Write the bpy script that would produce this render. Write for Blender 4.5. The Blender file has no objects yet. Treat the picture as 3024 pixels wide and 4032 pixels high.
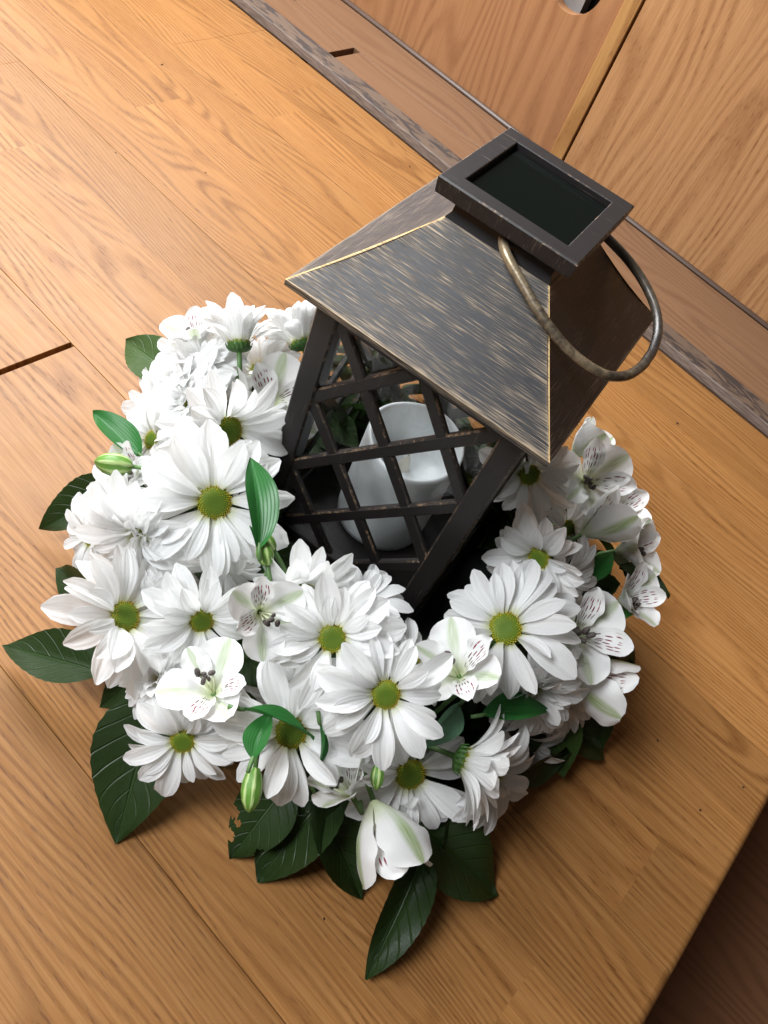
import bpy, bmesh, math, random
from mathutils import Vector, Matrix
R_ = math.radians
C = bpy.context.scene.collection
SC = bpy.context.scene
random.seed(7)

# ------------------------------------------------------------------ camera, world, lights
cam_data = bpy.data.cameras.new("camera")
cam = bpy.data.objects.new("camera", cam_data)
C.objects.link(cam)
cam_data.sensor_fit = 'AUTO'
cam_data.sensor_width = 36.0
cam_data.lens = 28.0
cam_data.clip_start = 0.01
cam_data.clip_end = 50
cam.matrix_world = Matrix((
    (0.801595, -0.583839, 0.128749, 0.073994),
    (0.525378, 0.585099, -0.617768, -0.344849),
    (0.285346, 0.562842, 0.775749, 0.448437),
    (0, 0, 0, 1)))
SC.camera = cam
SC.view_settings.view_transform = 'Standard'
SC.view_settings.look = 'None'
SC.view_settings.exposure = 0.0
SC.view_settings.gamma = 1.0

world = bpy.data.worlds.new("World")
SC.world = world
world.use_nodes = True
wb = world.node_tree.nodes["Background"]
wb.inputs[0].default_value = (0.90, 0.79, 0.71, 1)
wb.inputs[1].default_value = 0.065

def area_light(name, loc, target, sx, sy, power, col):
    d = bpy.data.lights.new(name, 'AREA')
    d.shape = 'RECTANGLE'; d.size = sx; d.size_y = sy
    d.energy = power; d.color = col
    o = bpy.data.objects.new(name, d)
    C.objects.link(o)
    o.location = loc
    o.rotation_euler = (Vector(target) - Vector(loc)).to_track_quat('-Z', 'Y').to_euler()
    return o
area_light("window_light", (-0.82, 0.42, 0.92), (0, 0, 0.05), 0.75, 0.75, 36.0, (0.96, 0.98, 1.0))
area_light("second_window_light", (-0.70, -0.78, 1.30), (0, 0, 0.1), 0.6, 0.6, 31.0, (0.93, 0.965, 1.0))
area_light("far_window_light", (-1.95, 1.33, 0.74), (-0.6, 0.3, 0.0), 0.4, 0.4, 13.0, (1.0, 0.98, 0.94))

# ------------------------------------------------------------------ node helper
class NT:
    def __init__(s, name):
        s.m = bpy.data.materials.new(name); s.m.use_nodes = True
        s.t = s.m.node_tree; s.t.nodes.clear()
        s.out = s.t.nodes.new('ShaderNodeOutputMaterial')
    def n(s, typ, **kw):
        nd = s.t.nodes.new('ShaderNode' + typ)
        for k, v in kw.items(): setattr(nd, k, v)
        return nd
    def put(s, sock, v):
        if v is None: return
        if hasattr(v, 'links'): s.t.links.new(v, sock)
        else:
            if isinstance(v, tuple) and sock.type == 'RGBA' and len(v) == 3: v = v + (1,)
            sock.default_value = v
    def math(s, op, a, b=None, c=None, clamp=False):
        nd = s.n('Math', operation=op); nd.use_clamp = clamp
        s.put(nd.inputs[0], a); s.put(nd.inputs[1], b)
        if c is not None: s.put(nd.inputs[2], c)
        return nd.outputs[0]
    def mix(s, f, a, b, mode='MIX'):
        nd = s.n('Mix', data_type='RGBA', blend_type=mode)
        s.put(nd.inputs[0], f); s.put(nd.inputs[6], a); s.put(nd.inputs[7], b)
        return nd.outputs[2]
    def sep(s, v):
        nd = s.n('SeparateXYZ'); s.put(nd.inputs[0], v); return nd.outputs
    def comb(s, x, y, z=0.0):
        nd = s.n('CombineXYZ')
        for i, q in enumerate((x, y, z)): s.put(nd.inputs[i], q)
        return nd.outputs[0]
    def noise(s, v, scale=1.0, detail=2.0, rough=0.5, dist=0.0):
        nd = s.n('TexNoise'); s.put(nd.inputs['Vector'], v)
        nd.inputs['Scale'].default_value = scale; nd.inputs['Detail'].default_value = detail
        nd.inputs['Roughness'].default_value = rough; nd.inputs['Distortion'].default_value = dist
        return nd.outputs[0]
    def white(s, v):
        nd = s.n('TexWhiteNoise', noise_dimensions='3D'); s.put(nd.inputs['Vector'], v); return nd.outputs[0]
    def step(s, v, lo, hi, a=0.0, b=1.0):
        nd = s.n('MapRange', interpolation_type='SMOOTHSTEP')
        s.put(nd.inputs[0], v); s.put(nd.inputs[1], lo); s.put(nd.inputs[2], hi)
        s.put(nd.inputs[3], a); s.put(nd.inputs[4], b)
        return nd.outputs[0]
    def ramp(s, f, stops):
        nd = s.n('ValToRGB'); e = nd.color_ramp.elements
        while len(e) < len(stops): e.new(0.5)
        for i, (p, c) in enumerate(stops):
            e[i].position = p; e[i].color = tuple(c) + (1,)
        s.put(nd.inputs[0], f); return nd.outputs[0]
    def bump(s, h, strength=0.3, dist=0.001):
        nd = s.n('Bump'); nd.inputs['Strength'].default_value = strength
        nd.inputs['Distance'].default_value = dist
        s.put(nd.inputs['Height'], h); return nd.outputs[0]
    def bsdf(s, col, rough=0.5, spec=0.5, metal=0.0, normal=None, coat=0.0, trans=None):
        nd = s.n('BsdfPrincipled')
        s.put(nd.inputs['Base Color'], col); s.put(nd.inputs['Roughness'], rough)
        s.put(nd.inputs['Specular IOR Level'], spec); s.put(nd.inputs['Metallic'], metal)
        if normal is not None: s.put(nd.inputs['Normal'], normal)
        nd.inputs['Coat Weight'].default_value = coat
        return nd.outputs[0]
    def end(s, sh):
        s.t.links.new(sh, s.out.inputs[0]); return s.m
    def obj(s): return s.n('TexCoord').outputs['Object']
    def uv(s): return s.n('TexCoord').outputs['UV']
    def rnd(s): return s.n('ObjectInfo').outputs['Random']
    def attr(s, name): return s.n('Attribute', attribute_name=name).outputs['Fac']

def simple(name, col, rough=0.5, spec=0.5, metal=0.0, nscale=0, namt=0.15):
    t = NT(name)
    c = col
    if nscale:
        f = t.noise(t.obj(), nscale, 3)
        c = t.mix(f, tuple(q * (1 - namt) for q in col), tuple(min(1, q * (1 + namt)) for q in col))
    return t.end(t.bsdf(c, rough, spec, metal))

def wood(name, light, mid, dark, along='x', across='y', strips=False, rough=0.36, ring=1.0, pore=1.0, tone=0.35, coat=0.0, per_object=True, marks=False):
    t = NT(name)
    P = t.sep(t.obj()); idx = {'x': 0, 'y': 1, 'z': 2}
    s, w = P[idx[along]], P[idx[across]]
    if strips:
        row = t.math('FLOOR', t.math('DIVIDE', t.math('ADD', w, 0.249 + 0.57), 0.057))
        h = t.white(t.comb(row, 3.3, 1.0))
        cell = t.math('FLOOR', t.math('DIVIDE', t.math('ADD', s, t.math('MULTIPLY', h, 6.0)), 0.95))
        rid = t.white(t.comb(row, cell, 5.0))
    else:
        rid = t.rnd() if per_object else t.math('ADD', 0.37, 0.0)
    off = t.math('MULTIPLY', rid, 37.0)
    # slow field whose contour lines are the growth rings: long along the grain, tight across it
    fld = t.noise(t.comb(t.math('MULTIPLY', s, 2.2), t.math('MULTIPLY', w, 14.0), off), 1.0, 1.0, 0.45, 0.12)
    rings = t.math('ADD', t.math('MULTIPLY', fld, 27.0 * ring), t.math('MULTIPLY', w, 165.0 * ring))
    rings = t.math('ABSOLUTE', t.math('SUBTRACT', t.math('MULTIPLY', t.math('FRACT', rings), 2.0), 1.0))
    ringm = t.step(rings, 0.30, 0.95)
    wob = t.noise(t.comb(t.math('MULTIPLY', s, 5.0), t.math('MULTIPLY', w, 40.0), off), 1.0, 2)
    ringm = t.math('MULTIPLY', ringm, t.step(wob, 0.30, 0.65, 0.35, 1.0))
    fine = t.noise(t.comb(t.math('MULTIPLY', s, 14.0), t.math('MULTIPLY', w, 760.0), off), 1.0, 3, 0.6)
    pores = t.noise(t.comb(t.math('MULTIPLY', s, 95.0), t.math('MULTIPLY', w, 700.0), off), 1.0, 2, 0.55)
    pm = t.step(pores, 0.54, 0.68)
    pm = t.math('MULTIPLY', pm, t.math('ADD', 0.12, t.math('MULTIPLY', ringm, 0.88)))
    col = t.mix(t.step(fine, 0.32, 0.70), light, mid)
    col = t.mix(t.math('MULTIPLY', ringm, 0.72), col, tuple(0.40 * a + 0.60 * b for a, b in zip(mid, dark)))
    col = t.mix(t.math('MULTIPLY', pm, 0.75 * pore), col, dark)
    # tone differs from strip to strip
    tn = t.math('ADD', 1.0 - tone * 0.5, t.math('MULTIPLY', rid, tone))
    col = t.mix(1.0, col, t.comb(tn, tn, tn), 'MULTIPLY')
    blot = t.noise(t.obj(), 9.0, 3)
    col = t.mix(t.step(blot, 0.35, 0.75, 0.0, 0.22), col, mid)
    if marks:   # small knocks and stains of use
        mk = t.noise(t.obj(), 150.0, 2, 0.5)
        col = t.mix(t.step(mk, 0.765, 0.80, 0.0, 0.7), col, dark)
    rg = t.math('ADD', rough - 0.06, t.math('MULTIPLY', t.noise(t.obj(), 30.0, 3), 0.14))
    nrm = t.bump(t.math('ADD', t.math('MULTIPLY', pm, -1.0), t.math('MULTIPLY', fine, 0.35)), 0.22, 0.0006)
    return t.end(t.bsdf(col, rg, 0.20, 0.0, nrm, coat))

# ------------------------------------------------------------------ materials
M = {}
M['floor'] = wood('honey_oak_laminate', (0.305, 0.148, 0.050), (0.235, 0.101, 0.028), (0.090, 0.030, 0.007), strips=True, rough=0.42, marks=True, tone=0.26, ring=1.0, pore=1.0)
M['backplank'] = wood('shaded_plank', (0.180, 0.098, 0.053), (0.155, 0.081, 0.042), (0.095, 0.043, 0.024), rough=0.45, ring=0.5, pore=0.25, tone=0.12)  # floor laminate with the wall's shade and reddish bounce put into its colour
M['panel'] = wood('rosy_panel_veneer', (0.385, 0.19, 0.088), (0.335, 0.158, 0.070), (0.19, 0.077, 0.035), along='z', across='x', rough=0.42, ring=0.35, pore=0.55, tone=0.1)
M['panel_oak'] = wood('oak_panel_veneer', (0.465, 0.255, 0.118), (0.375, 0.185, 0.078), (0.185, 0.075, 0.029), along='z', across='x', rough=0.36, ring=0.4, pore=1.1, tone=0.1)
M['edging'] = wood('oak_edging', (0.45, 0.25, 0.095), (0.37, 0.19, 0.064), (0.18, 0.07, 0.024), along='z', across='x', rough=0.4, ring=0.3, pore=0.8, tone=0.1)
M['lowfloor'] = wood('dark_brown_wood', (0.19, 0.085, 0.040), (0.16, 0.070, 0.033), (0.085, 0.036, 0.017), rough=0.5, ring=0.5, pore=0.4, tone=0.1)
M['void'] = simple('dark_gap', (0.012, 0.009, 0.008), 0.9, 0.1)
M['subfloor'] = simple('subfloor', (0.045, 0.026, 0.016), 0.9, 0.1, nscale=60)
M['moulding'] = simple('greyed_moulding', (0.075, 0.045, 0.032), 0.45, 0.5, nscale=40, namt=0.2)

def batten_mat():
    t = NT('weathered_batten'); P = t.sep(t.obj())
    f = t.noise(t.comb(t.math('MULTIPLY', P[0], 22.0), t.math('MULTIPLY', P[1], 90.0), t.math('MULTIPLY', P[2], 90.0)), 1.0, 4, 0.6, 1.2)
    g = t.noise(t.comb(t.math('MULTIPLY', P[0], 60.0), t.math('MULTIPLY', P[1], 700.0), t.math('MULTIPLY', P[2], 700.0)), 1.0, 3, 0.6)
    top = t.mix(t.step(f, 0.46, 0.56), (0.105, 0.068, 0.046), (0.034, 0.025, 0.022))
    side = t.mix(t.step(g, 0.35, 0.65), (0.25, 0.20, 0.17), (0.14, 0.11, 0.095))
    nz = t.sep(t.n('TexCoord').outputs['Normal'])[2]
    c = t.mix(t.step(nz, 0.3, 0.8), side, top)
    return t.end(t.bsdf(c, 0.6, 0.4, 0.0, t.bump(g, 0.4, 0.0008)))
M['batten'] = batten_mat()

def petal_mat():
    t = NT('white_petal')
    uv = t.sep(t.uv()); u, v = uv[0], uv[1]
    g = t.math('SINE', t.math('MULTIPLY', v, 26.0))
    n1 = t.noise(t.comb(t.math('MULTIPLY', u, 3.0), t.math('MULTIPLY', v, 34.0), t.math('MULTIPLY', t.rnd(), 20.0)), 1.0, 2)
    col = t.mix(t.step(n1, 0.35, 0.7), (0.92, 0.92, 0.92), (0.87, 0.87, 0.86))
    col = t.mix(t.step(u, 0.0, 0.20, 0.85, 0.0), col, (0.60, 0.64, 0.30))
    br = t.noise(t.comb(t.math('MULTIPLY', u, 9.0), t.math('MULTIPLY', v, 5.0), t.math('MULTIPLY', t.rnd(), 90.0)), 1.0, 2)
    col = t.mix(t.step(br, 0.74, 0.82, 0.0, 0.35), col, (0.62, 0.54, 0.44))
    h = t.math('ADD', t.math('MULTIPLY', g, 0.35), n1)
    nrm = t.bump(h, 0.4, 0.0008)
    a = t.bsdf(col, 0.46, 0.35, 0.0, nrm)
    tr = t.n('BsdfTranslucent'); t.put(tr.inputs[0], (0.96, 0.965, 0.955)); t.put(tr.inputs[1], nrm)
    mx = t.n('MixShader'); mx.inputs[0].default_value = 0.46
    t.t.links.new(a, mx.inputs[1]); t.t.links.new(tr.outputs[0], mx.inputs[2])
    return t.end(mx.outputs[0])
M['petal'] = petal_mat()

def tepal_mat(streaks, green):
    t = NT('streaked_tepal' if streaks else 'white_tepal')
    uv = t.sep(t.uv()); u, v = uv[0], uv[1]     # u base..tip, v 0..1 across
    d = t.math('ABSOLUTE', t.math('SUBTRACT', v, 0.5))
    n1 = t.noise(t.comb(t.math('MULTIPLY', u, 3.0), t.math('MULTIPLY', v, 40.0), t.math('MULTIPLY', t.rnd(), 30.0)), 1.0, 3)
    col = t.mix(n1, (0.80, 0.80, 0.79), (0.87, 0.87, 0.86))
    col = t.mix(t.step(u, 0.0, 0.42, 0.75, 0.0), col, (0.62, 0.70, 0.36))
    if green:
        band = t.math('MULTIPLY', t.step(d, 0.05, 0.19, 1.0, 0.0), t.step(u, 0.15, 0.6, 0.2, 1.0))
        band = t.math('MULTIPLY', band, t.step(n1, 0.2, 0.75, 0.35, 0.9))
        col = t.mix(t.math('MULTIPLY', band, green), col, (0.25, 0.38, 0.07))
    if streaks:
        vo = t.n('TexVoronoi', voronoi_dimensions='2D', feature='F1')
        t.put(vo.inputs['Vector'], t.comb(t.math('MULTIPLY', u, 5.5), t.math('ADD', t.math('MULTIPLY', v, 7.5), t.math('MULTIPLY', t.rnd(), 7.0))))
        vo.inputs['Scale'].default_value = 1.0; vo.inputs['Randomness'].default_value = 0.55
        pv = t.n('VectorMath', operation='SUBTRACT')
        t.put(pv.inputs[0], t.comb(t.math('MULTIPLY', u, 5.5), t.math('ADD', t.math('MULTIPLY', v, 7.5), t.math('MULTIPLY', t.rnd(), 7.0))))
        t.put(pv.inputs[1], vo.outputs['Position'])
        q = t.sep(pv.outputs[0])
        e = t.math('ADD', t.math('POWER', t.math('DIVIDE', t.math('ABSOLUTE', q[0]), 0.40), 2.0), t.math('POWER', t.math('DIVIDE', t.math('ABSOLUTE', q[1]), 0.19), 2.0))
        dash = t.step(e, 0.7, 1.05, 1.0, 0.0)
        win = t.math('MULTIPLY', t.step(u, 0.16, 0.24), t.step(u, 0.74, 0.84, 1.0, 0.0))
        win = t.math('MULTIPLY', win, t.step(d, 0.30, 0.40, 1.0, 0.0))
        sc = t.mix(t.step(u, 0.35, 0.7), (0.10, 0.03, 0.02), (0.24, 0.012, 0.045))
        col = t.mix(t.math('MULTIPLY', dash, win), col, sc)
    nrm = t.bump(n1, 0.3, 0.0006)
    a = t.bsdf(col, 0.45, 0.35, 0.0, nrm)
    tr = t.n('BsdfTranslucent'); t.put(tr.inputs[0], col); t.put(tr.inputs[1], nrm)
    mx = t.n('MixShader'); mx.inputs[0].default_value = 0.32
    t.t.links.new(a, mx.inputs[1]); t.t.links.new(tr.outputs[0], mx.inputs[2])
    return t.end(mx.outputs[0])
M['tepal'] = tepal_mat(False, 0.75)
M['tepal_green'] = tepal_mat(False, 1.0); M['tepal_green'].name = 'green_striped_tepal'
M['streaked'] = tepal_mat(True, 0.0)

def leaf_mat(name, c1, c2, vein, rough, spacing, parallel=False):
    t = NT(name)
    uv = t.sep(t.uv()); u, v = uv[0], uv[1]
    d = t.math('ABSOLUTE', t.math('SUBTRACT', v, 0.5))
    n1 = t.noise(t.obj(), 3.0, 4)
    col = t.mix(n1, c1, c2)
    if parallel:
        g = t.math('SINE', t.math('MULTIPLY', v, 75.0))
        vm = t.step(g, 0.55, 1.0, 0.0, 0.35)
    else:
        x = t.math('SUBTRACT', t.math('MULTIPLY', u, spacing), t.math('MULTIPLY', d, spacing * 0.55))
        fr = t.math('ABSOLUTE', t.math('SUBTRACT', t.math('FRACT', x), 0.5))
        vm = t.step(fr, 0.0, 0.09, 0.55, 0.0)
        net = t.n('TexVoronoi', feature='DISTANCE_TO_EDGE'); t.put(net.inputs['Vector'], t.comb(t.math('MULTIPLY', u, 26.0), t.math('MULTIPLY', v, 16.0)))
        vm = t.math('MAXIMUM', vm, t.step(net.outputs['Distance'], 0.0, 0.10, 0.22, 0.0))
    mid = t.step(d, 0.008, 0.028, 0.9, 0.0)
    vm = t.math('MAXIMUM', vm, mid)
    col = t.mix(t.math('MULTIPLY', vm, 0.22), col, vein)
    nrm = t.bump(t.math('SUBTRACT', t.math('MULTIPLY', n1, 1.2), vm), 0.55, 0.0018)
    a = t.bsdf(col, rough, 0.34, 0.0, nrm)
    tr = t.n('BsdfTranslucent'); t.put(tr.inputs[0], tuple(min(1, q * 1.6) for q in c2)); t.put(tr.inputs[1], nrm)
    mx = t.n('MixShader'); mx.inputs[0].default_value = 0.16
    t.t.links.new(a, mx.inputs[1]); t.t.links.new(tr.outputs[0], mx.inputs[2])
    return t.end(mx.outputs[0])
M['salal'] = leaf_mat('broad_leaf', (0.011, 0.028, 0.0035), (0.018, 0.043, 0.006), (0.032, 0.064, 0.012), 0.40, 7.0)
M['salal_light'] = leaf_mat('fresh_broad_leaf', (0.032, 0.072, 0.012), (0.046, 0.092, 0.016), (0.075, 0.12, 0.03), 0.42, 7.0)
M['lance'] = leaf_mat('lance_leaf', (0.016, 0.105, 0.020), (0.028, 0.15, 0.030), (0.06, 0.20, 0.06), 0.33, 7.0, True)
M['lance_back'] = leaf_mat('pale_backed_leaf', (0.10, 0.22, 0.13), (0.13, 0.26, 0.16), (0.16, 0.30, 0.19), 0.45, 7.0, True)
M['stem'] = simple('flower_stem', (0.085, 0.17, 0.05), 0.5, nscale=80)
M['calyx'] = simple('green_bract', (0.055, 0.14, 0.028), 0.45, nscale=120, namt=0.35)
M['anther'] = simple('dark_anther', (0.085, 0.070, 0.062), 0.65, 0.3, nscale=300, namt=0.35)
M['filament'] = simple('pale_filament', (0.72, 0.76, 0.52), 0.5)

def disc_mat():
    t = NT('daisy_disc'); r = t.attr('rad')
    n = t.noise(t.obj(), 900.0, 1)
    c = t.ramp(r, [(0.0, (0.085, 0.155, 0.012)), (0.50, (0.13, 0.20, 0.012)), (0.70, (0.27, 0.26, 0.010)), (0.88, (0.66, 0.42, 0.010)), (1.0, (0.45, 0.25, 0.008))])
    c = t.mix(t.step(n, 0.3, 0.7, 0.0, 0.3), c, (0.13, 0.17, 0.02))
    return t.end(t.bsdf(c, 0.6, 0.3))
M['disc'] = disc_mat()

def bud_mat():
    t = NT('striped_bud'); uv = t.sep(t.uv())
    n = t.noise(t.comb(t.math('MULTIPLY', uv[0], 3.0), t.math('MULTIPLY', uv[1], 30.0), t.math('MULTIPLY', t.rnd(), 40.0)), 1.0, 3)
    st = t.math('SINE', t.math('ADD', t.math('MULTIPLY', uv[1], 44.0), t.math('MULTIPLY', n, 4.0)))
    c = t.mix(t.step(st, -0.2, 0.9), (0.11, 0.25, 0.035), (0.40, 0.52, 0.20))
    c = t.mix(t.step(uv[0], 0.80, 1.0), c, (0.10, 0.19, 0.03))
    return t.end(t.bsdf(c, 0.42, 0.45, 0.0, t.bump(st, 0.3, 0.001)))
M['bud'] = bud_mat()

def bronze(name, edge=True, streak=1.0, axis=0, use_attr=False, base=0.70, dark=((0.016, 0.013, 0.013), (0.026, 0.021, 0.020))):
    """dark painted metal, rubbed through to brass in fine streaks and along its edges"""
    t = NT(name)
    uvc = t.uv() if use_attr else t.obj()
    P = t.sep(uvc)
    a, b = (P[0], P[1]) if use_attr else ((P[0], P[2]) if axis == 0 else (P[2], P[0]))
    c3 = 0.0 if use_attr else t.math('MULTIPLY', P[1], 900.0)
    ac = t.math('MULTIPLY', a, 52.0); bc = t.math('MULTIPLY', b, 2500.0)
    n1 = t.noise(t.comb(ac, bc, c3), 1.0, 2, 0.6)
    n2 = t.noise(t.comb(t.math('MULTIPLY', a, 22.0), t.math('MULTIPLY', b, 160.0), 3.0), 1.0, 3)
    wear = t.math('MULTIPLY', t.step(n2, 0.30, 0.75), 0.085 * streak)
    if use_attr:
        wear = t.math('ADD', wear, t.math('MULTIPLY', t.attr('wear'), 0.30))
    if edge:
        bv = t.n('Bevel'); bv.samples = 6; bv.inputs[0].default_value = 0.0011
        g = t.n('NewGeometry')
        dt = t.n('VectorMath', operation='DOT_PRODUCT')
        t.put(dt.inputs[0], bv.outputs[0]); t.put(dt.inputs[1], g.outputs['Normal'])
        ed = t.step(t.math('SUBTRACT', 1.0, dt.outputs['Value']), 0.02, 0.16)
        wear = t.math('ADD', wear, t.math('MULTIPLY', ed, 0.33))
    thr = t.math('SUBTRACT', base, wear)
    fl = t.step(n1, thr, t.math('ADD', thr, 0.17))
    dk = t.mix(n2, dark[0], dark[1])
    n3 = t.noise(t.comb(t.math('MULTIPLY', ac, 2.0), bc, 9.0), 1.0, 2)
    br = t.mix(n3, (0.19, 0.145, 0.105), (0.37, 0.29, 0.20))
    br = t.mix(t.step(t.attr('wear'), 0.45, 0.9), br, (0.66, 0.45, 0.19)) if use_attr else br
    col = t.mix(fl, dk, br)
    nrm = t.bump(t.math('ADD', n1, fl), 0.22, 0.0005)
    rg = t.math('ADD', 0.36, t.math('MULTIPLY', n1, 0.12))
    return t.end(t.bsdf(col, rg, 0.42, t.math('MULTIPLY', fl, 0.35), nrm))
M['bronze_roof'] = bronze('brushed_bronze_roof', False, 1.0, 0, True, 0.545, ((0.013, 0.0125, 0.0145), (0.021, 0.020, 0.023)))
M['bronze'] = bronze('rubbed_bronze', False, 0.45, 1, base=0.70, dark=((0.013, 0.0105, 0.0105), (0.021, 0.017, 0.0165)))
M['bronze_h'] = bronze('rubbed_bronze_level', False, 0.8, 0, base=0.70, dark=((0.013, 0.0105, 0.0105), (0.021, 0.017, 0.0165)))
def worn_edge():
    t = NT('worn_bronze_edge')
    n = t.noise(t.obj(), 420.0, 3, 0.65); n2 = t.noise(t.obj(), 55.0, 2)
    f = t.step(t.math('ADD', t.math('MULTIPLY', n, 0.6), t.math('MULTIPLY', n2, 0.5)), 0.55, 0.72)
    c = t.mix(f, (0.02, 0.016, 0.015), (0.25, 0.165, 0.10))
    return t.end(t.bsdf(c, 0.42, 0.4, t.math('MULTIPLY', f, 0.3)))
M['edge'] = worn_edge()
M['bronze_cap'] = bronze('rubbed_bronze_cap', False, 1.0, 1, base=0.645, dark=((0.013, 0.0105, 0.0105), (0.021, 0.017, 0.0165)))
def wear_edges(me):
    """chamfers (faces that look along no axis of their bar) take the rubbed-through metal"""
    me.materials.append(M['edge'])
    for p in me.polygons:
        n = sorted(abs(c) for c in p.normal)
        if n[2] < 0.97 and n[1] > 0.3: p.material_index = 1
    return me

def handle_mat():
    t = NT('rubbed_lit_handle'); P = t.obj()
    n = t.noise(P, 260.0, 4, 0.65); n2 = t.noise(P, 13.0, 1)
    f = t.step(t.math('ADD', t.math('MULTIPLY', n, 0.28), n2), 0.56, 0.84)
    f = t.math('MULTIPLY', f, t.step(t.sep(P)[1], -0.034, 0.0, 1.0, 0.18))  # pale highlight of the lit left run painted in, over the rubbing
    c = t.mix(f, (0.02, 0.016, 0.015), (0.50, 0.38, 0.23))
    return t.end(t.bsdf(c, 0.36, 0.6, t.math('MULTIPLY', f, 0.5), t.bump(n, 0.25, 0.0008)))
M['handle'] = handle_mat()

def glass_mat():
    t = NT('lantern_glass')
    fr = t.n('Fresnel'); fr.inputs[0].default_value = 1.6
    tp = t.n('BsdfTransparent'); t.put(tp.inputs[0], (0.95, 0.955, 0.955))
    gl = t.n('BsdfGlossy'); t.put(gl.inputs[0], (1, 1, 1)); gl.inputs['Roughness'].default_value = 0.03
    g = t.n('NewGeometry')
    mx = t.n('MixShader'); t.put(mx.inputs[0], t.math('MULTIPLY', fr.outputs[0], t.math('SUBTRACT', 1.0, g.outputs['Backfacing'])))
    t.t.links.new(tp.outputs[0], mx.inputs[1]); t.t.links.new(gl.outputs[0], mx.inputs[2])
    return t.end(mx.outputs[0])
M['glass'] = glass_mat()
M['solar'] = simple('solar_cell', (0.003, 0.0045, 0.0035), 0.05, 0.5)
def wax_mat():
    t = NT('candle_wax')
    n = t.noise(t.obj(), 28.0, 3)
    c = t.mix(n, (0.82, 0.85, 0.86), (0.90, 0.92, 0.92))
    b = t.n('BsdfPrincipled'); t.put(b.inputs['Base Color'], c)
    b.inputs['Roughness'].default_value = 0.35
    b.inputs['Subsurface Weight'].default_value = 0.2
    b.inputs['Subsurface Radius'].default_value = (0.012, 0.010, 0.009)
    b.inputs['Subsurface Scale'].default_value = 0.5
    return t.end(b.outputs[0])
M['wax'] = wax_mat()
M['wick'] = simple('led_flame', (0.62, 0.58, 0.50), 0.4)
M['crumb'] = simple('dark_crumb', (0.05, 0.025, 0.015), 0.8, 0.2)

# ------------------------------------------------------------------ mesh helpers
def mesh(name, verts, faces, mat=None, uvs=None, smooth=True, attrs=None):
    me = bpy.data.meshes.new(name)
    me.from_pydata([tuple(v) for v in verts], [], faces)
    if uvs:
        lay = me.uv_layers.new(name='UVMap')
        for lp in me.loops: lay.data[lp.index].uv = uvs[lp.vertex_index]
    if attrs:
        for k, vals in attrs.items():
            a = me.attributes.new(k, 'FLOAT', 'POINT')
            a.data.foreach_set('value', vals)
    if mat: me.materials.append(mat)
    for p in me.polygons: p.use_smooth = smooth
    me.update()
    return me

def add(name, me, parent=None, mat4=None, **props):
    o = bpy.data.objects.new(name, me); C.objects.link(o)
    if parent: o.parent = parent
    if mat4 is not None: o.matrix_local = mat4
    for k, v in props.items():
        if v: o[k] = v
    return o

def thing(name, label, cat, mat4=None, group=None, kind=None):
    o = bpy.data.objects.new(name, None); C.objects.link(o)
    o.empty_display_size = 0.01
    if mat4 is not None: o.matrix_world = mat4
    o['label'] = label; o['category'] = cat
    if group: o['group'] = group
    return o

def grid(nu, nv, fn):
    V, UV, F = [], [], []
    for i in range(nu + 1):
        for j in range(nv + 1):
            u, v = i / nu, j / nv
            V.append(fn(u, v)); UV.append((u, v))
    for i in range(nu):
        for j in range(nv):
            a = i * (nv + 1) + j
            F.append((a, a + nv + 1, a + nv + 2, a + 1))
    return V, F, UV

def box_bm(x0, x1, y0, y1, z0, z1, bevel=0.0, seg=1):
    bm = bmesh.new()
    bmesh.ops.create_cube(bm, size=1.0)
    for v in bm.verts:
        v.co = Vector(((x0 + x1) / 2 + v.co.x * (x1 - x0), (y0 + y1) / 2 + v.co.y * (y1 - y0), (z0 + z1) / 2 + v.co.z * (z1 - z0)))
    if bevel:
        bmesh.ops.bevel(bm, geom=bm.edges[:], offset=bevel, segments=seg, affect='EDGES', profile=0.5)
    return bm

def from_bm(name, bm, mat, smooth=False):
    me = bpy.data.meshes.new(name); bm.to_mesh(me); bm.free()
    me.materials.append(mat)
    for p in me.polygons: p.use_smooth = smooth
    return me

def box(name, b, mat, parent=None, bevel=0.0, seg=1, **props):
    return add(name, from_bm(name, box_bm(*b, bevel, seg), mat), parent, **props)

def tube(pts, rad, n=8, cap=True):
    V, F = [], []
    pts = [Vector(p) for p in pts]
    up = Vector((0.13, 0.21, 1)).normalized(); prev = None
    for i, p in enumerate(pts):
        d = (pts[min(i + 1, len(pts) - 1)] - pts[max(i - 1, 0)]).normalized()
        if prev is None:
            a = d.cross(up)
            if a.length < 1e-3: a = d.cross(Vector((1, 0, 0)))
        else: a = prev - d * prev.dot(d)
        a.normalize(); prev = a; b = d.cross(a)
        r = rad[i] if isinstance(rad, (list, tuple)) else rad
        for k in range(n):
            t = 2 * math.pi * k / n
            V.append(p + a * (r * math.cos(t)) + b * (r * math.sin(t)))
    for i in range(len(pts) - 1):
        for k in range(n):
            q = (k + 1) % n
            F.append((i * n + k, i * n + q, (i + 1) * n + q, (i + 1) * n + k))
    if cap:
        F.append(tuple(reversed(range(n)))); F.append(tuple(range((len(pts) - 1) * n, len(pts) * n)))
    return V, F

def lathe(prof, n=24):
    V, F = [], []
    for (r, z) in prof:
        for k in range(n):
            t = 2 * math.pi * k / n
            V.append((r * math.cos(t), r * math.sin(t), z))
    for i in range(len(prof) - 1):
        for k in range(n):
            q = (k + 1) % n
            F.append((i * n + k, i * n + q, (i + 1) * n + q, (i + 1) * n + k))
    return V, F

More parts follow.
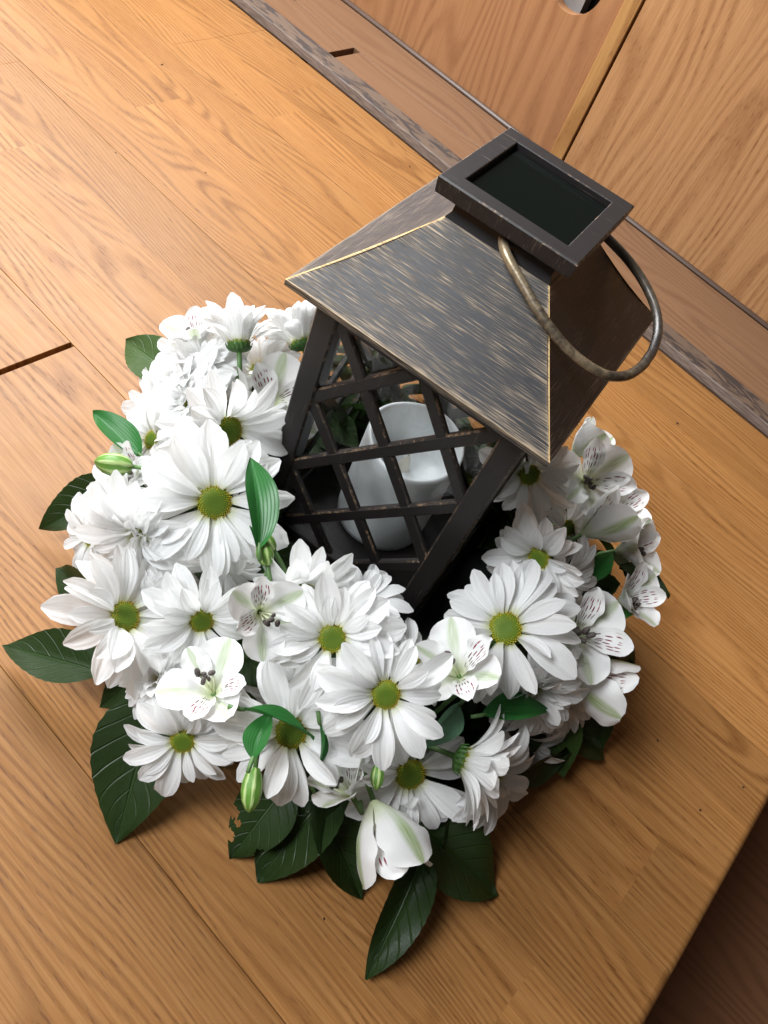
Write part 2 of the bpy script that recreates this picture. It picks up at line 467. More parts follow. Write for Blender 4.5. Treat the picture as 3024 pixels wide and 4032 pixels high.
def frame_from(loc, n, xdir, s=1.0):
    n = Vector(n).normalized(); x = Vector(xdir); x = x - n * x.dot(n)
    if x.length < 1e-5: x = n.orthogonal()
    x.normalize(); y = n.cross(x)
    m = Matrix((x, y, n)).transposed().to_4x4()
    return Matrix.Translation(Vector(loc)) @ m @ Matrix.Scale(s, 4)

# ------------------------------------------------------------------ the setting: floor, lower floor
YAW = Matrix.Rotation(R_(-10.4), 4, 'Z')
floor = add('floor', from_bm('floor', box_bm(-2.6, 0.296, -1.9, 0.62, -0.03, -0.0085), M['subfloor']), None, YAW, kind='structure')
PB = 0.0003

def plank(s0, s1, t0, t1, mat, nosing=False):
    g = 0.00012
    t0 += g; t1 -= g
    if nosing:
        r = 0.006; prof = [(s0, -0.008), (s0, -PB), (s0 + PB, 0.0)]
        for i in range(0, 9):
            a = R_(90 * i / 8)
            prof.append((s1 - r + r * math.sin(a), -r + r * math.cos(a)))
        prof += [(s1, -0.029), (s1 - 0.006, -0.029), (s1 - 0.0225, -0.008)]
    else:
        prof = [(s0, -0.008), (s0, -PB), (s0 + PB, 0.0), (s1 - PB, 0.0), (s1, -PB), (s1, -0.008)]
    n = len(prof); V, F = [], []
    ts = [(t0, PB), (t0 + PB, 0), (t1 - PB, 0), (t1, PB)]
    for (t, drop) in ts:
        for (s, z) in prof: V.append((s, t, z - (drop if z > -0.007 else 0)))
    for i in range(3):
        for k in range(n):
            q = (k + 1) % n
            F.append((i * n + k, (i + 1) * n + k, (i + 1) * n + q, i * n + q))
    F.append(tuple(range(n))); F.append(tuple(reversed(range(3 * n, 4 * n))))
    me = mesh('plank', V, F, mat, smooth=False)
    bm = bmesh.new(); bm.from_mesh(me); bmesh.ops.recalc_face_normals(bm, faces=bm.faces[:]); bm.to_mesh(me); bm.free()
    if nosing:
        for p in me.polygons:
            if abs(p.normal.y) < 0.3 and p.normal.x > 0.03 and p.normal.z > 0.03: p.use_smooth = True
    return add('plank', me, floor)

W_ = 0.171; T0 = -0.249
rows = {-4: [-2.2, -0.9, 0.3195], -3: [-2.3, -0.62, 0.3195], -2: [-2.2, -1.05, 0.3195], -1: [-2.0, -0.51, 0.3195],
        0: [-1.9, -0.2435, 0.3195], 1: [-1.85, -0.582, 0.3195], 2: [-1.95, -0.86, 0.3195], 3: [-1.9, -0.572, 0.3195]}
for k, cuts in rows.items():
    t0 = T0 + W_ * k; t1 = min(t0 + W_, 0.398)
    for a, b in zip(cuts[:-1], cuts[1:]):
        gap = 0.0
        if k == 0 and b < 0: gap = 0.0046          # the open butt joint by the leaf
        plank(a, b - gap if b < 0.3 else b, t0, t1, M['floor'], nosing=b > 0.3)
for (t0, t1, cuts) in ((0.40, 0.49, [(-1.9, -0.5115), (-0.5005, 0.3195)]), (0.4903, 0.60, [(-1.9, -0.633), (-0.622, 0.3195)])):
    for a, b in cuts:
        plank(a, b, t0, t1, M['backplank'], nosing=b > 0.3)

low = add('lower_floor', from_bm('lower_floor', box_bm(0.26, 2.2, -2.0, 1.6, -0.20, -0.18), M['lowfloor']), None, YAW, kind='structure')
box('step_riser', (0.300, 0.311, -1.9, 0.6, -0.1795, -0.0305), M['lowfloor'], None, kind='structure').matrix_world = YAW

# batten lying along the foot of the wall
bt = add('batten', from_bm('batten', box_bm(-1.9, 0.3, 0.399, 0.4260, 0.0005, 0.0115, 0.0012, 2), M['batten']), None, YAW)
bt['label'] = 'long weathered grey wooden batten lying on the floor in front of the panelled wall'; bt['category'] = 'batten'

# panelled wall
wall = thing('panelled_wall', 'upright wall of rosy oak veneer panels behind the lantern', 'wall', YAW @ Matrix.Translation((0, 0.566, 0)))
HZ = 0.40
def panel_with_hole(x0, x1, z0, z1, cx, cz, r, y0, y1, mat):
    bm = bmesh.new(); N = 40
    rings = []
    for y in (y0, y1):
        inner = [bm.verts.new((cx + r * math.cos(2 * math.pi * k / N), y, cz + r * math.sin(2 * math.pi * k / N))) for k in range(N)]
        outer = []
        for k in range(N):
            a = 2 * math.pi * k / N; dx, dz = math.cos(a), math.sin(a)
            tx = ((x1 - cx) / dx) if dx > 1e-6 else ((x0 - cx) / dx) if dx < -1e-6 else 1e9
            tz = ((z1 - cz) / dz) if dz > 1e-6 else ((z0 - cz) / dz) if dz < -1e-6 else 1e9
            q = min(tx, tz); px, pz = cx + dx * q, cz + dz * q
            outer.append(bm.verts.new((px, y, pz)))
        rings.append((inner, outer))
    # snap the nearest outer vertex of each ring to the corners
    for inner, outer in rings:
        for (qx, qz) in ((x0, z0), (x0, z1), (x1, z0), (x1, z1)):
            v = min(outer, key=lambda v: (v.co.x - qx) ** 2 + (v.co.z - qz) ** 2); v.co.x, v.co.z = qx, qz
    (i0, o0), (i1, o1) = rings
    for k in range(N):
        q = (k + 1) % N
        bm.faces.new((i0[k], i0[q], o0[q], o0[k])); bm.faces.new((i1[k], o1[k], o1[q], i1[q]))
        bm.faces.new((i0[k], i1[k], i1[q], i0[q])); bm.faces.new((o0[k], o0[q], o1[q], o1[k]))
    bmesh.ops.recalc_face_normals(bm, faces=bm.faces[:])
    return from_bm('panel', bm, mat)
add('panel', panel_with_hole(-1.6, -0.2475, 0.004, HZ, -0.306, 0.172, 0.0335, 0.002, 0.016, M['panel']), wall, label='rosy plain panel with a round finger hole')
box('edge_strip', (-0.2470, -0.2290, -0.001, 0.016, 0.004, HZ), M['edging'], wall, 0.0008, label='yellow oak strip edging the panel')
box('panel', (-0.2262, 1.2, 0.0, 0.016, 0.004, HZ), M['panel_oak'], wall, 0.0008, label='oak veneer panel with open grain')
box('backing', (-1.6, 1.2, 0.05, 0.06, 0.0, HZ), M['void'], wall)
box('brace', (-0.40, -0.302, 0.030, 0.045, 0.10, 0.30), simple('grey_brace', (0.42, 0.37, 0.34), 0.6, nscale=60), wall)
# rounded moulding at the foot of the wall
pv = [(0.0005, 0.001), (-0.0040, 0.001)] + [(0.0005 - 0.0045 * math.cos(R_(a)), 0.001 + 0.0045 * math.sin(R_(a)) * 0.8) for a in range(10, 91, 10)]
V = [(x, y, z) for x in (-1.6, 1.2) for (y, z) in pv]; n = len(pv)
F = [(k, (k + 1) % n, n + (k + 1) % n, n + k) for k in range(n)] + [tuple(range(n - 1, -1, -1)), tuple(range(n, 2 * n))]
mo = mesh('base_moulding', V, F, M['moulding'])
bm = bmesh.new(); bm.from_mesh(mo); bmesh.ops.recalc_face_normals(bm, faces=bm.faces[:]); bm.to_mesh(mo); bm.free()
add('base_moulding', mo, wall)

# ------------------------------------------------------------------ the lantern
LZ = 0.0
lan = thing('lantern', 'dark bronze lattice lantern with a sloping roof and solar panel cap, ringed by white flowers', 'lantern', Matrix.Identity(4))
B = 0.062; E = 0.205
box('base', (-0.064, 0.064, -0.064, 0.064, 0.0008, 0.010), M['bronze_h'], lan, 0.0012, 2)
POST = 0.0132
for sx in (-1, 1):
    for sy in (-1, 1):
        xa, xb = sorted((sx * B, sx * (B - POST))); ya, yb = sorted((sy * B, sy * (B - POST)))
        wear_edges(box('corner_post', (xa, xb, ya, yb, 0.0102, E - 0.003), M['bronze'], lan, 0.0010, 1).data)
IN = B - POST
def side_rot(k): return Matrix.Rotation(math.pi / 2 * k, 4, 'Z')
def bar_mesh(p0, p1, w, y0, y1):
    d = (Vector(p1) - Vector(p0)).normalized(); q = Vector((-d.y, d.x))
    V = []
    ch = 0.0010
    prof = [(-w, y1), (-w, y0 + ch), (-w + ch, y0), (w - ch, y0), (w, y0 + ch), (w, y1)]
    for p in (p0, p1):
        for (o, y) in prof:
            e = Vector(p) + q * o
            V.append((e.x, y, e.y))
    n = len(prof)
    F = [(k, (k + 1) % n, n + (k + 1) % n, n + k) for k in range(n)] + [tuple(range(n - 1, -1, -1)), tuple(range(n, 2 * n))]
    me = mesh('lattice_bar', V, F, M['bronze'], smooth=False)
    me.materials.append(M['edge']); me.polygons[1].material_index = 1; me.polygons[3].material_index = 1
    bm = bmesh.new(); bm.from_mesh(me); bmesh.ops.recalc_face_normals(bm, faces=bm.faces[:]); bm.to_mesh(me); bm.free()
    return me
zlo, zhi = 0.021, E - 0.014
bars = []
SLOPE = 1.19
for sg in (1, -1):
    for k in range(-2, 5):
        zc = 0.0725 + 0.0612 * k
        x0, x1 = -IN, IN
        pts = []
        for x in (x0, x1):
            pts.append((x, zc + sg * SLOPE * x))
        # clip to the window
        (xa, za), (xb, zb) = pts
        def clip(xa, za, xb, zb):
            for lim, lower in ((zlo, True), (zhi, False)):
                if (za < lim) == lower and (zb < lim) == lower and za != lim and zb != lim: return None
                f = (lim - za) / (zb - za)
                if (za < lim) if lower else (za > lim): xa, za = xa + f * (xb - xa), lim
                elif (zb < lim) if lower else (zb > lim): xb, zb = xa + f * (xb - xa), lim
            return xa, za, xb, zb
        c = clip(xa, za, xb, zb)
        if not c: continue
        xa, za, xb, zb = c
        if math.hypot(xb - xa, zb - za) < 0.012: continue
        d = Vector((xb - xa, zb - za)).normalized() * 0.002
        dy = 0.0 if sg > 0 else 0.00025
        bars.append(bar_mesh((xa - d.x, za - d.y), (xb + d.x, zb + d.y), 0.0039, -B + 0.0014 + dy, -B + 0.0048 - dy))
rail_top = from_bm('top_rail', box_bm(-IN + 0.0003, IN - 0.0003, -B + 0.0004, -B + 0.0078, E - 0.015, E - 0.0032, 0.0008), M['bronze_h']); wear_edges(rail_top)
rail_bot = from_bm('bottom_rail', box_bm(-IN + 0.0003, IN - 0.0003, -B + 0.0004, -B + 0.0078, 0.0103, 0.0222, 0.0008), M['bronze_h']); wear_edges(rail_bot)
pane = from_bm('pane', box_bm(-IN + 0.0005, IN - 0.0005, -B + 0.0052, -B + 0.0066, 0.0224, E - 0.0152), M['glass'])
for k in range(4):
    for me in bars: add('lattice_bar', me, lan, side_rot(k))
    add('top_rail', rail_top, lan, side_rot(k)); add('bottom_rail', rail_bot, lan, side_rot(k))
    add('pane', pane, lan, side_rot(k))
# roof
def roof_mesh():
    e, nk, h0, h1 = 0.0748, 0.0288, E + 0.0022, E + 0.0464
    V, F, UV, WR = [], [], [], []
    NU, NV = 64, 28
    sl = math.hypot(e - nk, h1 - h0)
    for k in range(4):
        rot = side_rot(k); base = len(V)
        for i in range(NV + 1):
            h = i / NV; w = e + (nk - e) * h
            sag = 0.0014 * math.sin(math.pi * h)
            for j in range(NU + 1):
                q = -1 + 2 * j / NU; q = math.copysign(1 - (1 - abs(q)) ** 1.5, q)
                x = w * q
                V.append(rot @ Vector((x, -w + sag * 0.7, h0 + (h1 - h0) * h - sag * 0.7)))
                UV.append((x + k * 0.37, h * sl + k * 0.11))
                dh = (w - abs(x)) * 0.8
                de = h * sl; dn = (1 - h) * sl
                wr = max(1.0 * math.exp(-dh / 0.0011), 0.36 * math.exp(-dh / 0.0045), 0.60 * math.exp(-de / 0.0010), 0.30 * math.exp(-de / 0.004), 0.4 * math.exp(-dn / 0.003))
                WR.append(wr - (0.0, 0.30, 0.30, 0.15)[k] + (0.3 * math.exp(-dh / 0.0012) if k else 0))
        for i in range(NV):
            for j in range(NU):
                a = base + i * (NU + 1) + j
                F.append((a, a + 1, a + NU + 2, a + NU + 1))
        # eave lip
        b2 = len(V)
        for (yy, zz, wv) in ((-e, h0, 0.35), (-e, h0 - 0.0032, 0.0), (-e + 0.0016, h0 - 0.0046, -0.2)):
            for sx in (-1, 1):
                V.append(rot @ Vector((sx * -yy, yy, zz))); UV.append((sx * e + k * 0.37, zz - h0 + k * 0.11)); WR.append(wv)
        F.append((b2 + 2, b2 + 3, b2 + 1, b2)); F.append((b2 + 4, b2 + 5, b2 + 3, b2 + 2))
    b3 = len(V)
    for (x, y) in ((-1, -1), (1, -1), (1, 1), (-1, 1)):
        V.append((x * (e - 0.0016), y * (e - 0.0016), h0 - 0.0047)); UV.append((x * e, y * e)); WR.append(0.0)
    F.append((b3 + 3, b3 + 2, b3 + 1, b3))
    me = mesh('roof', V, F, M['bronze_roof'], UV, True, {'wear': WR})
    for p in me.polygons: p.use_smooth = False
    return me
add('roof', roof_mesh(), lan)
nk = 0.0286
V = []
for (w, z) in ((nk, E + 0.0462), (nk - 0.0016, E + 0.0500), (nk - 0.0020, E + 0.0600)):
    for (x, y) in ((-1, -1), (1, -1), (1, 1), (-1, 1)): V.append((x * w, y * w, z))
F = []
for i in range(2):
    for k in range(4):
        q = (k + 1) % 4
        F.append((i * 4 + k, i * 4 + q, i * 4 + 4 + q, i * 4 + 4 + k))
F.append((8, 9, 10, 11))
add('neck', mesh('neck', V, F, M['bronze_h'], smooth=False), lan)
# cap: a square frame with a recess that holds the solar panel
def cap_mesh():
    o0, o1, i1 = 0.0352, 0.0360, 0.0268
    z0, z1, z2 = E + 0.0582, E + 0.0662, E + 0.0620
    lev = [(o0 - 0.004, z0), (o0, z0), (o0 + 0.0002, z0 + 0.001), (o1, z1 - 0.0007), (o1 - 0.0007, z1), (i1 + 0.0004, z1), (i1, z1 - 0.0004), (i1, z2), (0.0005, z2)]
    V, F = [], []
    for (w, z) in lev:
        for (x, y) in ((-1, -1), (1, -1), (1, 1), (-1, 1)): V.append((x * w, y * w, z))
    for i in range(len(lev) - 1):
        for k in range(4):
            q = (k + 1) % 4
            F.append((i * 4 + k, i * 4 + q, i * 4 + 4 + q, i * 4 + 4 + k))
    F.append((3, 2, 1, 0))
    me = wear_edges(mesh('cap', V, F, M['bronze_h'], smooth=False))
    me.materials.append(M['bronze_cap'])
    for p in me.polygons:
        if abs(p.normal.z) < 0.3 and abs(p.center.x) + abs(p.center.y) > 0.033: p.material_index = 2
    return me
cap = add('cap', cap_mesh(), lan)
box('solar_panel', (-0.0266, 0.0266, -0.0266, 0.0266, E + 0.0621, E + 0.0629), M['solar'], cap)
# hanging handle, lying over to the right
half = [(0.0278, 0.0), (0.0335, 0.006), (0.0380, 0.018), (0.0430, 0.034), (0.0450, 0.050), (0.0425, 0.064), (0.0350, 0.0765), (0.0225, 0.0845), (0.008, 0.0878), (0.0, 0.0880)]
pts = [(-y, r) for (y, r) in half] + [(y, r) for (y, r) in reversed(half[:-1])]
def smooth_path(p, n=4):
    out = []
    for i in range(len(p) - 1):
        p0, p1, p2, p3 = [Vector(p[max(0, min(len(p) - 1, i + d))]) for d in (-1, 0, 1, 2)]
        for k in range(n):
            t = k / n
            out.append(0.5 * ((2 * p1) + (p2 - p0) * t + (2 * p0 - 5 * p1 + 4 * p2 - p3) * t * t + (3 * p1 - p0 - 3 * p2 + p3) * t ** 3))
    out.append(Vector(p[-1])); return out
al = R_(19)
path = [Vector((r * math.cos(al), y + 0.002 * r / 0.088, E + 0.0525 - r * math.sin(al))) for (y, r) in smooth_path(pts)]
path = [Vector((0, -0.0255, E + 0.0525))] + path + [Vector((0, 0.0255, E + 0.0525))]
V, F = tube(path, 0.0024, 12)
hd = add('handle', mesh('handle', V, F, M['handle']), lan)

# the candle stands inside the lantern: a thing of its own
cd = thing('candle', 'white hollow-topped flameless pillar candle standing inside the lattice lantern', 'candle', Matrix.Translation((0, 0, 0.0104)))
prof = [(0.0005, 0.0), (0.0295, 0.0), (0.0312, 0.0015), (0.0316, 0.006)]
for i in range(9): prof.append((0.0318, 0.012 + 0.0085 * i))
top = 0.0835
prof += [(0.0316, top - 0.001), (0.0308, top), (0.0298, top - 0.0003), (0.0288, top - 0.002), (0.0276, top - 0.010), (0.0255, top - 0.022), (0.0200, top - 0.0275), (0.0110, top - 0.029), (0.0005, top - 0.0292)]
V, F = lathe(prof, 48)
for i, v in enumerate(V):
    if v[2] > 0.06:
        a = math.atan2(v[1], v[0]); k = (v[2] - 0.06) / 0.0235
        V[i] = (v[0], v[1], v[2] + k * (0.0012 * math.sin(2 * a + 0.6) - 0.0008 * math.sin(3 * a) + 0.002 * math.cos(a - 2.0)))
add('wax_body', mesh('wax_body', V, F, M['wax']), cd)
V, F = lathe([(0.0002, 0.0), (0.0032, 0.003), (0.0042, 0.008), (0.003, 0.014), (0.0006, 0.020)], 12)
add('led_flame', mesh('led_flame', V, F, M['wick']), cd, Matrix.Translation((0, 0, top - 0.036)))

# ------------------------------------------------------------------ flower parts (shared meshes)
def petal_mesh(seed):
    rg = random.Random(seed)
    W = rg.uniform(0.165, 0.215); arch = rg.uniform(0.06, 0.13); curl = rg.uniform(-0.10, 0.30); tw = rg.uniform(-0.25, 0.25)
    bend = rg.uniform(-0.05, 0.05); tipn = rg.uniform(0.0, 0.5); cup = rg.uniform(0.25, 0.6)
    def fn(u, v):
        q = 2 * v - 1
        w = W * (0.22 + 0.78 * math.sin(min(1.0, u / 0.58) * 1.5708) ** 1.25) if u < 0.58 else W * max(0.0, 1 - ((u - 0.58) / 0.425) ** 2.3) ** 0.55
        w = max(w, W * 0.05)
        x = u * (1 - 0.03 * tipn * (1 - abs(q))) - (0.02 * tipn * q * q if u > 0.9 else 0)
        y = q * w
        z = arch * math.sin(math.pi * u * 0.9) - curl * u * u * 0.5
        z += w * (cup * q * q - 0.11 * math.cos(q * 5.6) * (0.3 + 0.7 * u))      # channelled section
        a = tw * u
        y, z2 = y * math.cos(a), z + y * math.sin(a)
        y += bend * u * u
        return (x, y, z2)
    V, F, UV = grid(8, 6, fn)
    return mesh('petal', V, F, M['petal'], UV)
PET = [petal_mesh(100 + i) for i in range(14)]
def curled_petal(seed):
    rg = random.Random(seed); W = 0.10
    def fn(u, v):
        q = 2 * v - 1; a = u * 3.6
        w = W * (0.5 + 0.5 * math.sin(math.pi * min(1, u + 0.15)))
        return (0.22 * math.sin(a) + 0.12 * u, q * w + 0.16 * u, 0.22 * (1 - math.cos(a)) * 0.8 + w * 0.4 * q * q)
    V, F, UV = grid(9, 4, fn)
    return mesh('petal', V, F, M['petal'], UV)
CURL = [curled_petal(1), curled_petal(2)]

def disc_mesh():
    V, F, A = [], [], []
    # dome
    N = 20; prof = [(1.0, -0.12), (0.98, 0.06), (0.86, 0.22), (0.66, 0.33), (0.42, 0.36), (0.18, 0.34), (0.01, 0.33)]
    v0, f0 = lathe(prof, N)
    V += [Vector(v) for v in v0]; F += f0; A += [0.25 * min(1, math.hypot(v[0], v[1])) for v in v0]
    K = 190
    for i in range(K):
        r = math.sqrt((i + 0.5) / K); a = i * 2.39996
        zz = 0.36 - 0.05 * max(0, 0.5 - r) - 0.34 * max(0, (r - 0.45)) ** 1.6 * 1.9
        c = Vector((r * math.cos(a) * 0.99, r * math.sin(a) * 0.99, zz))
        nrm = Vector((c.x * 0.7 * r, c.y * 0.7 * r, 1)).normalized()
        s = 0.030 + 0.026 * r; hh = 0.035 + 0.10 * max(0, r - 0.6) + random.uniform(0, 0.03)
        t = nrm.orthogonal().normalized(); b = nrm.cross(t); base = len(V)
        for k in range(5):
            q = 2 * math.pi * k / 5
            V.append(c - nrm * 0.02 + (t * math.cos(q) + b * math.sin(q)) * s)
        for k in range(5):
            q = 2 * math.pi * k / 5
            V.append(c + nrm * hh + (t * math.cos(q) + b * math.sin(q)) * s * 0.75)
        V.append(c + nrm * (hh + s * 0.45))
        for k in range(5):
            q = (k + 1) % 5
            F.append((base + k, base + q, base + 5 + q, base + 5 + k)); F.append((base + 5 + k, base + 5 + q, base + 10))
        jr = min(1.0, max(0.0, r + random.uniform(-0.22, 0.16)))
        A += [r * 0.55] * 5 + [jr] * 6
    return mesh('disc', V, F, M['disc'], None, True, {'rad': A})
DISC = disc_mesh()

def calyx_mesh():
    V, F = [], []
    v0, f0 = lathe([(1.0, 0.0), (1.05, -0.25), (0.75, -0.55), (0.3, -0.75), (0.14, -0.8)], 16)
    V += [Vector(v) for v in v0]; F += f0
    for ring, (n, r0, z0, r1, z1) in enumerate(((16, 0.80, -0.50, 1.22, 0.10), (14, 0.60, -0.64, 1.12, -0.22))):
        for k in range(n):
            a = 2 * math.pi * (k + ring * 0.5) / n; b = len(V)
            ca, sa = math.cos(a), math.sin(a); w = 0.17
            for (r, z, ww) in ((r0, z0, w * 0.7), ((r0 + r1) / 2 + 0.12, (z0 + z1) / 2 - 0.05, w), (r1, z1, 0.03)):
                for q in (-1, 0, 1):
                    rr = r + (0.07 if q == 0 else 0)
                    V.append(Vector((ca * rr - sa * ww * q, sa * rr + ca * ww * q, z)))
            for i in range(2):
                for j in range(2):
                    p = b + i * 3 + j; F.append((p, p + 1, p + 4, p + 3))
    return mesh('calyx', V, F, M['calyx'], smooth=True)
CALYX = calyx_mesh()

def grow_stem(root, mat4, thick, start):
    """a stem that leaves the back of the flower and bends down into the dish"""
    p = mat4.translation; n = (mat4.to_3x3() @ Vector((0, 0, 1))).normalized()
    d = Vector((p.x - FX, p.y - FY)); r = min(0.135, max(0.100, d.length)); d.normalize()
    q = Vector((FX + d.x * r, FY + d.y * r, 0.004))
    a = p - n * start; b = p - n * (start + 0.012); c = b * 0.55 + q * 0.45 + Vector((0, 0, 0.004))
    inv = mat4.inverted()
    V, F = tube([inv @ v for v in (a, b, (b + c) / 2 + Vector((0, 0, 0.002)), c, q)], thick / mat4.to_scale().x, 6)
    add('stem', mesh('stem', V, F, M['stem']), root)

GD = 'white daisies around the lantern'
def daisy(loc, n, xd, rad, kind, seed, label, lay=None, stem=True):
    rg = random.Random(seed)
    root = thing('daisy', label, 'flower', frame_from(loc, n, xd), GD)
    dr = rad * 0.212
    rings = {'open': [(14, 0.0, 1.0), (12, 0.20, 0.94), (7, 0.38, 0.82)],
             'flat': [(14, -0.08, 1.0), (12, 0.10, 0.96), (5, 0.28, 0.84)],
             'cup': [(14, 0.75, 1.0), (12, 0.90, 0.98), (8, 1.05, 0.92)],
             'half': [(14, 0.32, 1.0), (12, 0.52, 0.97), (7, 0.70, 0.88)],
             'double': [(17, 0.0, 1.0), (16, 0.24, 0.95), (15, 0.50, 0.84), (12, 0.78, 0.70), (9, 1.02, 0.55)]}[kind]
    if kind == 'double': dr *= 0.72
    for ri, (cnt, el, ln) in enumerate(rings):
        ph = rg.random() * 6.28
        if ri == 0: a0, asym, sp = rg.random() * 6.28, rg.uniform(0.02, 0.24), rg.uniform(0.10, 0.22)
        for k in range(cnt):
            if rg.random() < 0.07: continue
            a = ph + 2 * math.pi * (k + rg.uniform(-0.32, 0.32)) / cnt
            e = el + rg.gauss(0, sp) + asym * math.cos(a - a0)
            L = rad * ln * rg.uniform(0.80, 1.09) - dr * 0.8
            m = Matrix.Rotation(a, 4, 'Z') @ Matrix.Translation((dr * (0.92 - 0.02 * ri), 0, -0.0004 + 0.0010 * ri)) @ Matrix.Rotation(-e, 4, 'Y') @ Matrix.Rotation(rg.gauss(0, 0.22), 4, 'X')
            w = rg.uniform(0.92, 1.18) * (0.92 if kind == 'double' else 1.0)
            me = rg.choice(PET)
            if ri == len(rings) - 1 and rg.random() < 0.05 and kind not in ('cup',):
                me = rg.choice(CURL)
            m = m @ Matrix.Diagonal((L, L * w, L, 1))
            add('petal', me, root, m)
    add('disc', DISC, root, Matrix.Diagonal((dr, dr, dr * 0.95, 1)))
    add('calyx', CALYX, root, Matrix.Translation((0, 0, -0.0006)) @ Matrix.Scale(dr * 0.98, 4))
    grow_stem(root, frame_from(loc, n, xd), 0.0016, dr * 0.65)
    return root

def tepal_mesh(outer, seed, closed=False):
    rg = random.Random(seed)
    W = rg.uniform(0.40, 0.46) if outer else rg.uniform(0.23, 0.27)
    back = 0.0 if closed else rg.uniform(0.30, 0.5); ruff = rg.uniform(0.018, 0.034)
    def fn(u, v):
        q = 2 * v - 1
        if outer:
            w = W * (0.16 + 0.84 * (math.sin(min(1, u / 0.66) * math.pi / 2) ** 1.5)) if u < 0.66 else W * (max(0.0, 1 - ((u - 0.66) / 0.35) ** 2.2) ** 0.55)
            if u > 0.93: w = max(w, W * 0.07)
        else:
            w = W * (0.22 + 0.78 * (math.sin(min(1, u / 0.68) * math.pi / 2) ** 1.6)) if u < 0.68 else W * (max(0.0, 1 - ((u - 0.68) / 0.33) ** 2.0) ** 0.6)
        w = max(w, W * 0.05)
        x = u; y = q * w
        z = -back * 0.55 * max(0, u - 0.30) ** 1.7 + w * (0.42 if outer else 0.55) * q * q * (1.2 - 0.7 * u)
        z += ruff * math.sin(u * 19 + q * 3 + seed) * abs(q) ** 2 * (1 if u > 0.3 else 0)
        if closed: z += -0.10 * math.sin(math.pi * u) + 0.10 * u * u
        return (x, y, z)
    return grid(18, 8, fn)
def tep(outer, seed, mat, closed=False):
    V, F, UV = tepal_mesh(outer, seed, closed)
    return mesh('tepal', V, F, mat, UV)
TO = [tep(True, i, M['tepal']) for i in range(4)]
TI = [tep(False, 10 + i, M['streaked']) for i in range(4)]
TP = [tep(False, 20 + i, M['tepal']) for i in range(2)]
TC = [tep(True, 30 + i, M['tepal_green'], True) for i in range(4)]
V, F = tube([(0, 0, 0), (0.28, 0, 0.02), (0.52, 0, 0.10)], 0.016, 5)
FIL = mesh('filament', V, F, M['filament'])
v0, f0 = lathe([(0.004, -0.075), (0.034, -0.05), (0.042, 0.0), (0.034, 0.05), (0.004, 0.075)], 8)
ANT = mesh('anther', v0, f0, M['anther'])
GA = 'white streaked lilies among the daisies'
def lily(loc, n, xd, rad, kind, seed, label):
    rg = random.Random(seed)
    root = thing('peruvian_lily', label, 'flower', frame_from(loc, n, xd), GA)
    el_o, el_i = {'open': (0.62, 0.78), 'funnel': (0.95, 1.05), 'closed': (1.02, 1.25)}[kind]
    for a, me, el, ln in ((0, TO, el_o, 1.0), (120, TO, el_o, 1.0), (240, TO, el_o, 0.98), (46, TI, el_i, 1.0), (-46, TI, el_i, 1.0), (180, TP, el_i, 0.95)):
        if kind == 'closed' and me is TO: me = TC
        m = Matrix.Rotation(R_(a + rg.uniform(-7, 7)), 4, 'Z') @ Matrix.Translation((rad * 0.035, 0, 0.0)) @ Matrix.Rotation(-el + rg.gauss(0, 0.09), 4, 'Y')
        s = rad * ln * rg.uniform(0.95, 1.05)
        o = add('tepal', rg.choice(me), root, m @ Matrix.Scale(s, 4))
        if me is TI: o['label'] = 'inner tepal with maroon streaks'
    if kind != 'closed':
        for k in range(6):
            a = R_(180 + rg.uniform(-62, 62)); e = rg.uniform(0.85, 1.3); L = rad * rg.uniform(0.75, 1.1)
            m = Matrix.Rotation(a, 4, 'Z') @ Matrix.Rotation(-e, 4, 'Y') @ Matrix.Scale(L, 4)
            st = add('stamen', FIL, root, m)
            add('anther', ANT, st, Matrix.Translation((0.53, 0, 0.11)) @ Matrix.Rotation(rg.uniform(-1, 1), 4, 'X') @ Matrix.Rotation(rg.uniform(0.2, 1.2), 4, 'Y') @ Matrix.Scale(1.25, 4))
    grow_stem(root, frame_from(loc, n, xd), 0.0014, -0.0005)
    return root

def bud_mesh(seed):
    rg = random.Random(seed); N = 18
    prof = [(0.02, 0.0), (0.17, 0.05), (0.27, 0.18), (0.33, 0.38), (0.34, 0.55), (0.28, 0.76), (0.16, 0.92), (0.03, 1.0)]
    V, F = lathe(prof, N); UV = []
    for i, v in enumerate(V):
        a = math.atan2(v[1], v[0]); k = 1 + 0.07 * math.cos(3 * a + v[2] * 1.2)
        V[i] = (v[0] * k, v[1] * k, v[2]); UV.append((v[2], a / 6.2832 + 0.5))
    return mesh('bud_body', V, F, M['bud'], UV)
BUD = [bud_mesh(1), bud_mesh(2)]
GB = 'green lily buds'
def bud(loc, n, L, label, seed, wide=1.0):
    root = thing('lily_bud', label, 'bud', frame_from(loc, n, (0.3, 0.2, 1)), GB)
    add('bud_body', BUD[seed % 2], root, Matrix.Diagonal((L * wide, L * wide, L, 1)))
    grow_stem(root, frame_from(loc, n, (0.3, 0.2, 1)), 0.0013, -0.0005)
    return root

